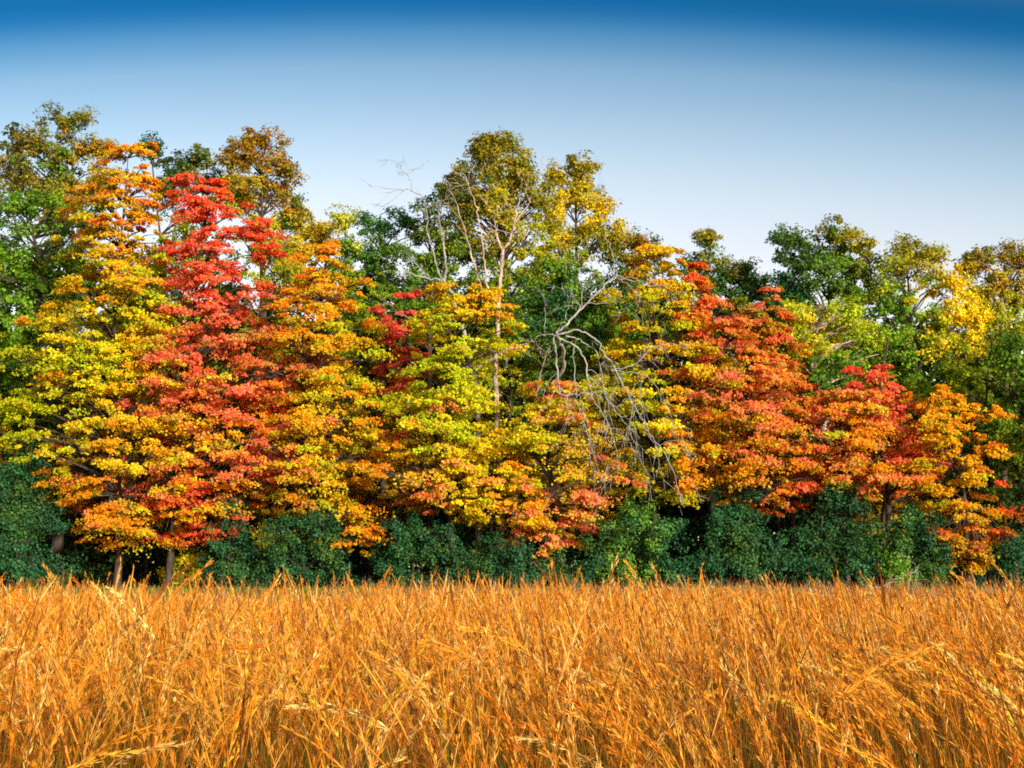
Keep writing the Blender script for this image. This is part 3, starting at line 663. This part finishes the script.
# deeper trees of the wood that close the gaps below the crowns
fill = [(-90, 62, 330), (-10, 63, 355), (60, 61, 380), (130, 64, 330), (200, 61, 320), (275, 63, 330), (345, 61, 345), (415, 64, 320), (480, 61, 330), (545, 63, 310), (610, 61, 330), (675, 64, 320),
        (740, 61, 320), (805, 63, 335), (868, 61, 350), (930, 64, 345), (990, 61, 370), (1060, 63, 340), (1120, 61, 350)]
names = ['leftmost deep tree, outside the frame', 'deep tree behind the green tree at the left edge', 'deep tree behind the leaning dark trunk', 'deep tree behind the orange tipped maple', 'deep tree behind the scarlet maple',
         'deep tree behind the gold brown oak', 'deep tree behind the slender pale yellow tree', 'deep tree behind the small crimson maple', 'deep tree behind the yellow green maple', 'deep tree behind the round blue green tree',
         'deep tree behind the bare fallen branches', 'deep tree behind the golden orange maple', 'deep tree behind the coral red maple', 'deep tree behind the loose yellow green tree', 'deep tree behind the crimson maple with ragged peak',
         'deep tree behind the sunlit yellow green tree', 'deep tree behind the far right orange maple', 'deep tree behind the right edge green tree', 'rightmost deep tree, outside the frame']
for (px, D, yt), nm in zip(fill, names):
    yt -= 22
    bl = [(px, yt + 30, 40, 30), (px + 30, yt + 45, 30, 30), (px - 18, yt + 80, 38, 35), (px + 20, yt + 90, 38, 40), (px, yt + 150, 48, 45), (px - 8, yt + 210, 50, 40)]
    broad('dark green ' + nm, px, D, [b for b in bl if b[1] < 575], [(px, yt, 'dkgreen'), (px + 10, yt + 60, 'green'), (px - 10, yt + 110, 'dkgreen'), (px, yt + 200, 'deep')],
          name='woodland_tree', group='dark trees deep in the wood', dens=.62, leaf=.22, cl=.85, per=80, every=12, r0=.16)

fill2 = [(60, 58.5, 235, 'green', 'green tree filling the gap behind the leaning dark trunk'), (150, 59, 255, 'ygreen', 'yellow green tree filling the gap left of the scarlet crown'), (238, 59.5, 275, 'olive', 'olive tree filling the gap right of the scarlet crown'),
         (372, 59, 262, 'green', 'green tree behind the sparse blue green one'), (470, 59, 270, 'green', 'green tree behind the forked central oak'), (545, 59.5, 262, 'ygreen', 'yellow green tree between the central oak and the golden one'), (640, 59.5, 268, 'green', 'green tree behind the golden orange maple top'),
         (790, 59, 285, 'green', 'green tree behind the narrow pink red tip'), (855, 59.5, 275, 'ygreen', 'yellow green tree behind the loose one with pale twigs'), (975, 59, 285, 'ygreen', 'yellow green tree behind the brown gold one at right'), (3, 59.5, 230, 'green', 'green tree at the left edge behind the bright leafy one')]
for px, D, yt, c0, nm in fill2:
    broad(nm, px, D, [(px, yt + 26, 34, 26), (px - 20, yt + 60, 36, 30), (px + 22, yt + 66, 36, 30), (px, yt + 110, 46, 36), (px - 5, yt + 170, 44, 40)], [(px, yt, c0), (px + 14, yt + 45, 'green'), (px - 14, yt + 80, c0), (px, yt + 150, 'dkgreen')],
          name='woodland_tree', group='trees filling the wood behind the maples', dens=.6, leaf=.15, per=110, every=12, r0=.15)

# the wood goes on behind as one mass
n = 110000
P = np.stack([rng.uniform(-48, 48, n), rng.uniform(67, 76, n), np.zeros(n)], -1)
topz = 9.2 + 1.3 * noise2(P[:, 0], P[:, 1], 9, .9)
P[:, 2] = topz * rng.uniform(0, 1, n) ** .9
cc = np.array([COL['dkgreen'], COL['deep'], COL['green'] * .7, COL['ygreen'] * .4])[rng.integers(0, 4, n)]
me = quad_mesh('far_wood', leaf_quads(P, unit(rand_unit(n) + [0, -.6, .2]), rng.uniform(.25, .55, n)), np.arange(n * 4), leaf_tint(cc, n))
o = link('far_wood', me, M_GREEN); o['kind'] = 'stuff'; o['label'] = 'dark mass of wood far behind the trees'; o['category'] = 'woodland'

# ------------------------------------------------------------------ evergreen shrubs along the foot of the wood
shrubs = [
    ('dark blue green juniper with a pointed top at the left edge', 28, 46.0, [(28, 455, 16, 30), (20, 490, 34, 30), (35, 520, 36, 32), (5, 530, 36, 45), (30, 565, 44, 30)], 'teal'),
    ('bushy dark shrub left of the orange maple trunk', 232, 46.2, [(232, 515, 22, 26), (222, 550, 26, 32), (245, 560, 30, 30), (230, 580, 36, 18)], 'teal'),
    ('wide blue green shrub with a raised middle, under the orange maple', 308, 45.6, [(320, 510, 26, 20), (300, 530, 40, 28), (340, 545, 26, 30), (275, 560, 26, 24), (315, 575, 46, 22)], 'teal'),
    ('rounded dark green shrub below the yellow green maple', 415, 45.4, [(408, 525, 26, 24), (395, 550, 30, 30), (440, 550, 34, 24), (465, 565, 26, 20), (415, 575, 50, 20)], 'teal'),
    ('low dark shrub in the shadow left of centre bottom', 515, 45.0, [(510, 556, 28, 20), (545, 566, 30, 20), (500, 574, 26, 14), (570, 574, 22, 14)], 'teal'),
    ('light green leafy shrub below the drooping bare branches', 640, 45.2, [(630, 510, 30, 22), (660, 530, 32, 26), (615, 545, 34, 28), (660, 565, 40, 24), (620, 575, 40, 20)], 'leafshrub'),
    ('tall blue green shrub under the coral red maple', 742, 45.6, [(745, 505, 24, 30), (725, 530, 28, 30), (760, 540, 34, 36), (735, 568, 46, 26), (700, 572, 24, 20)], 'teal'),
    ('broad dark blue shrub beside the coral maple shrub', 815, 45.8, [(830, 500, 26, 22), (805, 545, 34, 34), (850, 530, 34, 34), (830, 568, 50, 26)], 'blue2'),
    ('rounded green shrub left of the far right orange maple', 905, 45.4, [(900, 525, 36, 24), (880, 550, 34, 30), (925, 550, 26, 30), (905, 575, 48, 20)], 'mid'),
    ('dark shrub at the right edge of the wood', 1015, 46.0, [(1010, 560, 30, 26), (1040, 550, 40, 36)], 'teal'),
    ('yellow leaved sapling low between the left shrubs', 262, 47.5, [(262, 560, 20, 22), (268, 530, 14, 16)], 'yel'),
    ('small yellow green sapling right of the dark maple trunks', 188, 48.0, [(188, 560, 14, 16), (180, 575, 16, 12)], 'yel'),
    ('shrub beyond the left edge of the picture', -70, 46, [(-70, 520, 44, 40), (-80, 560, 60, 30)], 'teal'),
    ('shrub beyond the right edge of the picture', 1100, 46, [(1100, 530, 40, 40), (1110, 565, 50, 30)], 'teal'),
    ('dark shrub deep behind the twin left trunks', 130, 52, [(100, 545, 40, 30), (140, 560, 45, 26), (170, 540, 30, 30)], 'deep'),
    ('dark shrub deep behind the centre bottom shrub', 515, 52, [(500, 530, 40, 30), (545, 550, 50, 30), (475, 560, 40, 25)], 'deep'),
    ('dark shrub deep behind the fallen grey branch', 900, 53, [(880, 560, 50, 30), (950, 545, 40, 36), (990, 570, 40, 24)], 'deep'),
    ('dark shrub deep behind the wide blue green shrub', 360, 53, [(340, 540, 50, 36), (390, 560, 50, 28), (280, 550, 50, 30)], 'deep'),
    ('dark shrub deep behind the light green shrub', 690, 53, [(640, 540, 50, 36), (700, 550, 50, 34), (760, 560, 50, 28)], 'deep'),
    ('dark shrub deep behind the left edge juniper', 30, 53, [(10, 540, 50, 36), (60, 550, 40, 34)], 'deep'),
]
for lab, tx, D, bl, kind in shrubs:
    bl = [(a + rng.normal() * 4, b_ + 4 + rng.normal() * 7, c * .98, d * 1.02) for a, b_, c, d in bl]
    x0 = tx
    pal = {'teal': ['teal', 'blue', 'teal', 'dkgreen'], 'blue2': ['teal', 'blue', 'teal', 'dkgreen'], 'mid': ['blue', 'dkgreen', 'teal', 'green'], 'leafshrub': ['green', 'blue', 'green', 'teal'],
           'yel': ['lime', 'ygreen', 'yellow', 'ygreen'], 'deep': ['deep', 'dkgreen', 'deep', 'teal']}[kind]
    pl = [(b[0] + dx, b[1] + dy, pal[(i + j) % 4]) for i, b in enumerate(bl) for j, (dx, dy) in enumerate([(0, -12), (-14, 4), (14, 6)])]
    broad(lab, tx, D, bl, pl, name='shrub', cat='shrub', group='shrubs along the foot of the wood', dens=.85 if kind not in ('deep', 'yel') else .5, leaf=.085 if kind != 'deep' else .16, cl=.44 if kind != 'deep' else .7,
          per=150 if kind != 'deep' else 70, r0=.05, mat=M_SHRUB if kind != 'yel' else M_LEAF, every=6, jit=10, squash=.9)

# ------------------------------------------------------------------ bare trees
def bare_branch(tb, px_pts, D, r0, r1, twigs=0, droop=0.0, dz=None, tl=.9, sides=7):
    pts = np.array([at(x, y, D + (dz[i] if dz is not None else 0)) for i, (x, y) in enumerate(px_pts)])
    n = 6 * len(pts)
    path = smooth_path(pts, n); path[1:-1] += rng.normal(size=(n - 2, 3)) * .018
    path[1:-1] += np.repeat(rng.normal(size=((n - 2 + 3) // 4, 3)), 4, 0)[:n - 2] * .03
    tb.add(path - tb.o, np.linspace(r0, r1, n) * .95, sides, .10)
    for _ in range(twigs):
        i = rng.integers(n // 4, n); s = path[i]
        d = unit(rand_unit(1)[0] * [1, .8, .7] + unit(path[min(i + 1, n - 1)] - path[max(i - 1, 0)]) * .7)
        L = tl * rng.uniform(.35, 1.2)
        q = [s, s + d * L * .4, s + d * L * .75 + [0, 0, -droop * L * .35], s + d * L + [0, 0, -droop * L]]
        tw = smooth_path(q, 7) ; tw[1:] += rng.normal(size=(6, 3)) * .03
        rr = min(.014, np.interp(i, [0, n], [r0, r1]) * .6)
        tb.add(tw - tb.o, np.linspace(rr, .004, 7), 4)
        for k in range(2):
            s2 = tw[rng.integers(2, 6)]; d2 = unit(d + rand_unit(1)[0] * .8)
            e = s2 + d2 * L * .45 + [0, 0, -droop * L * .3]
            tb.add(np.array([s2, (s2 + e) / 2 + rng.normal(size=3) * .03, e]) - tb.o, [.008, .006, .003], 4)
    return path

def bare_tree(name, label, tx, D, trunk_paths, branch_list, mat, group='leafless trees at the wood edge'):
    root = root_at(name, tx, D); set_thing(root, label, 'tree', group)
    loc = np.array(root.location)
    tb = Tubes(); tb.o = loc
    for a in trunk_paths: bare_branch(tb, **a, sides=10)
    link('trunk', tb.mesh('trunk'), mat, root)
    for a in branch_list:
        t = Tubes(); t.o = loc
        bare_branch(t, **a); link('branch', t.mesh('branch'), mat, root)
    return root
b = lambda pts, D, r0, r1, tw=0, dr=0., dz=None, tl=.9: dict(px_pts=pts, D=D, r0=r0, r1=r1, twigs=tw, droop=dr, dz=dz, tl=tl)
bare_tree('dead_tree', 'tall pale bare snag standing in front of the central oak', 499, 47.2,
          [b([(499, 596), (499, 500), (497, 440), (495, 385), (497, 330), (499, 284), (503, 256)], 47.2, .115, .065)],
          [b([(503, 256), (499, 242), (496, 232), (497, 205)], 47.2, .05, .012, 5), b([(503, 256), (510, 238), (516, 222), (517, 205), (521, 190)], 47.2, .06, .012, 6),
           b([(497, 312), (488, 292), (484, 270), (483, 245), (478, 215), (471, 190), (462, 172)], 47.2, .05, .008, 7, dz=[0, -.1, -.2, -.3, -.4, -.5, -.6]),
           b([(492, 310), (480, 286), (474, 262), (465, 232), (455, 200), (446, 180)], 47.2, .045, .008, 6, dz=[-.05, .1, .2, .3, .4, .5]),
           b([(497, 345), (509, 352), (513, 357)], 47.2, .02, .006, 2), b([(496, 352), (485, 356), (478, 372), (470, 378)], 47.2, .03, .008, 3),
           b([(516, 222), (530, 200), (536, 180)], 47.2, .025, .006, 4)], M_PALE)
bare_tree('dead_tree', 'pale bare tree with a horizontal limb, left of the tall snag', 476, 48.0,
          [b([(478, 596), (478, 500), (476, 440), (477, 400), (470, 360), (462, 320), (455, 297)], 48.0, .10, .06)],
          [b([(455, 297), (444, 284), (430, 278), (410, 273), (393, 271)], 48.0, .055, .008, 6), b([(445, 284), (446, 262), (443, 240), (440, 222), (436, 205)], 48.0, .045, .008, 5),
           b([(430, 278), (412, 262), (404, 248)], 48.0, .02, .005, 3), b([(450, 292), (438, 270), (430, 240), (423, 202), (412, 190), (400, 191), (380, 194)], 48.0, .035, .006, 8, tl=1.1),
           b([(412, 190), (409, 172), (402, 154)], 48.0, .018, .004, 6, tl=.9), b([(476, 430), (487, 400), (492, 380)], 48.0, .035, .01, 2), b([(418, 325), (408, 318), (399, 314)], 48.0, .02, .006, 2), b([(462, 320), (440, 322), (418, 326)], 48.0, .03, .018, 1)], M_DEAD)
bare_tree('dead_tree', 'leaning grey dead tree with long arching and drooping bare branches', 516, 47.0,
          [b([(512, 596), (516, 500), (521, 448), (533, 417), (548, 392), (562, 368), (560, 345), (556, 334)], 47.0, .11, .05, dz=[0, 0, 0, -.6, -1.3, -2.0, -2.8, -3.4])],
          [b([(556, 334), (574, 315), (598, 292), (617, 274)], 43.6, .041, .03, 5), b([(617, 274), (635, 281), (652, 285), (668, 286)], 43.6, .017, .008, 5, .3),
           b([(617, 274), (628, 285), (639, 299), (634, 316)], 43.6, .015, .008, 4, .3), b([(617, 274), (612, 258), (607, 232), (604, 190), (602, 170)], 43.6, .015, .004, 4),
           b([(552, 334), (556, 356), (559, 380), (561, 393), (578, 394), (593, 393)], 43.4, .031, .02, 6, .3),
           b([(556, 334), (582, 332), (602, 348), (616, 372), (630, 397), (642, 420), (656, 442), (670, 466), (683, 502)], 43.2, .034, .008, 16, .9),
           b([(558, 336), (580, 350), (588, 385), (600, 412), (614, 440), (618, 472)], 42.6, .031, .007, 14, .9), b([(566, 336), (588, 344), (600, 362), (606, 396), (628, 430), (641, 456)], 43.5, .027, .007, 12, .8),
           b([(575, 342), (574, 375), (580, 410), (590, 442), (588, 462)], 43.8, .017, .006, 9, .9), b([(610, 370), (635, 364), (652, 349), (669, 343), (690, 345)], 43.4, .019, .008, 7, .4),
           b([(612, 368), (636, 372), (655, 385), (668, 410), (676, 440)], 43.3, .015, .006, 8, .8),
           b([(556, 336), (544, 334), (534, 340), (520, 345), (500, 353), (488, 362)], 43.6, .019, .008, 5), b([(544, 334), (546, 320), (547, 304)], 43.6, .012, .006, 3),
           b([(521, 448), (534, 424), (548, 408), (562, 392)], 46.4, .034, .03, 2, 0, [0, -.5, -1, -1.6]), b([(534, 417), (537, 395), (541, 370), (549, 345)], 45.7, .035, .02, 3, 0, [0, -.5, -1, -1.6]),
           b([(582, 308), (583, 285), (592, 270), (588, 258)], 43.7, .017, .006, 5), b([(556, 334), (566, 318), (572, 300), (570, 285)], 43.9, .015, .006, 5),
           b([(580, 394), (586, 420), (592, 445)], 43.2, .010, .005, 5, .7)], M_DEAD)
o = bare_tree('fallen_branch', 'thin grey dead branch leaning low against the right hand shrubs', 872, 44.6,
              [b([(855, 596), (876, 590), (905, 577), (919, 568)], 44.4, .035, .012, 4)], [b([(916, 596), (917, 582), (916, 566)], 44.4, .014, .006, 2)], M_DEAD, None)
o['category'] = 'branch'
# slim dark trunks visible in the gaps
def slim(label, pts, D, r):
    root = root_at('young_tree', pts[0][0], D); set_thing(root, label, 'tree', 'slim dark trunks inside the wood')
    loc = np.array(root.location); tb = Tubes(); tb.o = loc
    bare_branch(tb, pts, D, r, r * .35, 9); link('trunk', tb.mesh('trunk'), M_BARK, root)
for lab, pts, D, r in [('slim dark trunk just right of the dark maple trunk', [(168, 598), (170, 540), (176, 480), (182, 420), (190, 360)], 47.6, .09),
                       ('slim dark trunk between juniper and left maple', [(75, 600), (74, 500), (70, 420), (60, 340)], 51, .08),
                       ('slim trunk behind the coral and yellow low maple', [(505, 598), (508, 520), (505, 450), (510, 400)], 48.5, .09),
                       ('slim trunk behind the light green shrub', [(612, 600), (610, 500), (604, 400), (600, 300)], 50, .09),
                       ('slim trunk behind the crimson maple', [(880, 600), (885, 500), (880, 420), (885, 330)], 50, .10),
                       ('slim dark trunk near the right edge', [(988, 600), (990, 500), (985, 420), (992, 340)], 50, .09),
                       ('slim trunk behind the yellow green maple', [(445, 600), (448, 520), (446, 440), (440, 380)], 49, .08)]:
    slim(lab, pts, D, r)

# ------------------------------------------------------------------ sky, sun, camera
SUN_EL, SUN_AZ = math.radians(15), math.radians(148)      # azimuth clockwise from +Y: behind the camera, to the right
w = bpy.data.worlds.new('World'); S.world = w; w.use_nodes = True
nt = w.node_tree; nt.nodes.clear(); N = nt.nodes.new; L = nt.links.new
out = N('ShaderNodeOutputWorld'); bg = N('ShaderNodeBackground'); bg.inputs['Strength'].default_value = .15
sky = N('ShaderNodeTexSky'); sky.sky_type = 'NISHITA'; sky.sun_disc = False
sky.sun_elevation = SUN_EL; sky.sun_rotation = SUN_AZ; sky.air_density = 1.0; sky.dust_density = .6; sky.ozone_density = 2.0
tc = N('ShaderNodeTexCoord'); sx = N('ShaderNodeSeparateXYZ'); L(tc.outputs['Generated'], sx.inputs[0])
# elevation, bent at the sides to draw the photo's corner vignette into the sky
m1 = N('ShaderNodeMath'); m1.operation = 'MULTIPLY'; L(sx.outputs['X'], m1.inputs[0]); L(sx.outputs['X'], m1.inputs[1])
m2 = N('ShaderNodeMath'); m2.operation = 'MULTIPLY_ADD'; m2.inputs[1].default_value = .30; L(m1.outputs[0], m2.inputs[0]); L(sx.outputs['Z'], m2.inputs[2])
m3 = N('ShaderNodeMath'); m3.operation = 'MULTIPLY_ADD'; m3.inputs[1].default_value = .012; L(sx.outputs['X'], m3.inputs[0]); L(m2.outputs[0], m3.inputs[2])
rp = N('ShaderNodeValToRGB'); cr = rp.color_ramp; cr.interpolation = 'B_SPLINE'
SKYR = [(0.0, (.84, .55, .44)), (.20, (.92, .585, .455)), (.26, (.84, .59, .455)), (.30, (.64, .53, .435)), (.345, (.36, .39, .37)), (.366, (.12, .26, .31)), (.380, (.012, .15, .25)), (.40, (.002, .12, .20)), (.7, (.25, .30, .30))]
while len(cr.elements) < len(SKYR): cr.elements.new(.5)
for e, (p_, c_) in zip(cr.elements, SKYR): e.position = p_; e.color = (*c_, 1)
L(m3.outputs[0], rp.inputs[0])
gain = N('ShaderNodeVectorMath'); gain.operation = 'SCALE'; gain.inputs['Scale'].default_value = 1.62; L(rp.outputs[0], gain.inputs[0])
mx = N('ShaderNodeMix'); mx.data_type = 'RGBA'; mx.blend_type = 'MULTIPLY'; mx.inputs[0].default_value = 1
L(sky.outputs[0], mx.inputs[6]); L(gain.outputs[0], mx.inputs[7]); L(mx.outputs[2], bg.inputs['Color']); L(bg.outputs[0], out.inputs['Surface'])

sl = bpy.data.lights.new('sun', 'SUN'); sl.energy = 5.0; sl.angle = math.radians(4.0); sl.color = (1.0, .865, .67)
so = bpy.data.objects.new('sun', sl); C.objects.link(so)
from mathutils import Vector
dirv = Vector((math.sin(SUN_AZ) * math.cos(SUN_EL), math.cos(SUN_AZ) * math.cos(SUN_EL), math.sin(SUN_EL)))
so.rotation_euler = dirv.to_track_quat('Z', 'Y').to_euler(); so.location = dirv * 60

cd = bpy.data.cameras.new('camera'); cd.sensor_width = 36; cd.lens = F * 36 / 1024; cd.clip_end = 4000; cd.clip_start = .1
co = bpy.data.objects.new('camera', cd); C.objects.link(co); co.location = EYE; co.rotation_euler = (math.pi / 2 + PITCH, 0, 0)
S.camera = co
S.render.engine = 'CYCLES'
S.cycles.max_bounces = 8; S.cycles.diffuse_bounces = 6; S.cycles.transmission_bounces = 6; S.cycles.glossy_bounces = 2
S.cycles.use_denoising = False
S.view_settings.view_transform = 'Standard'; S.view_settings.look = 'None'; S.view_settings.gamma = 1.0
S.view_settings.exposure = .84
S.cycles.filter_width = 1.8
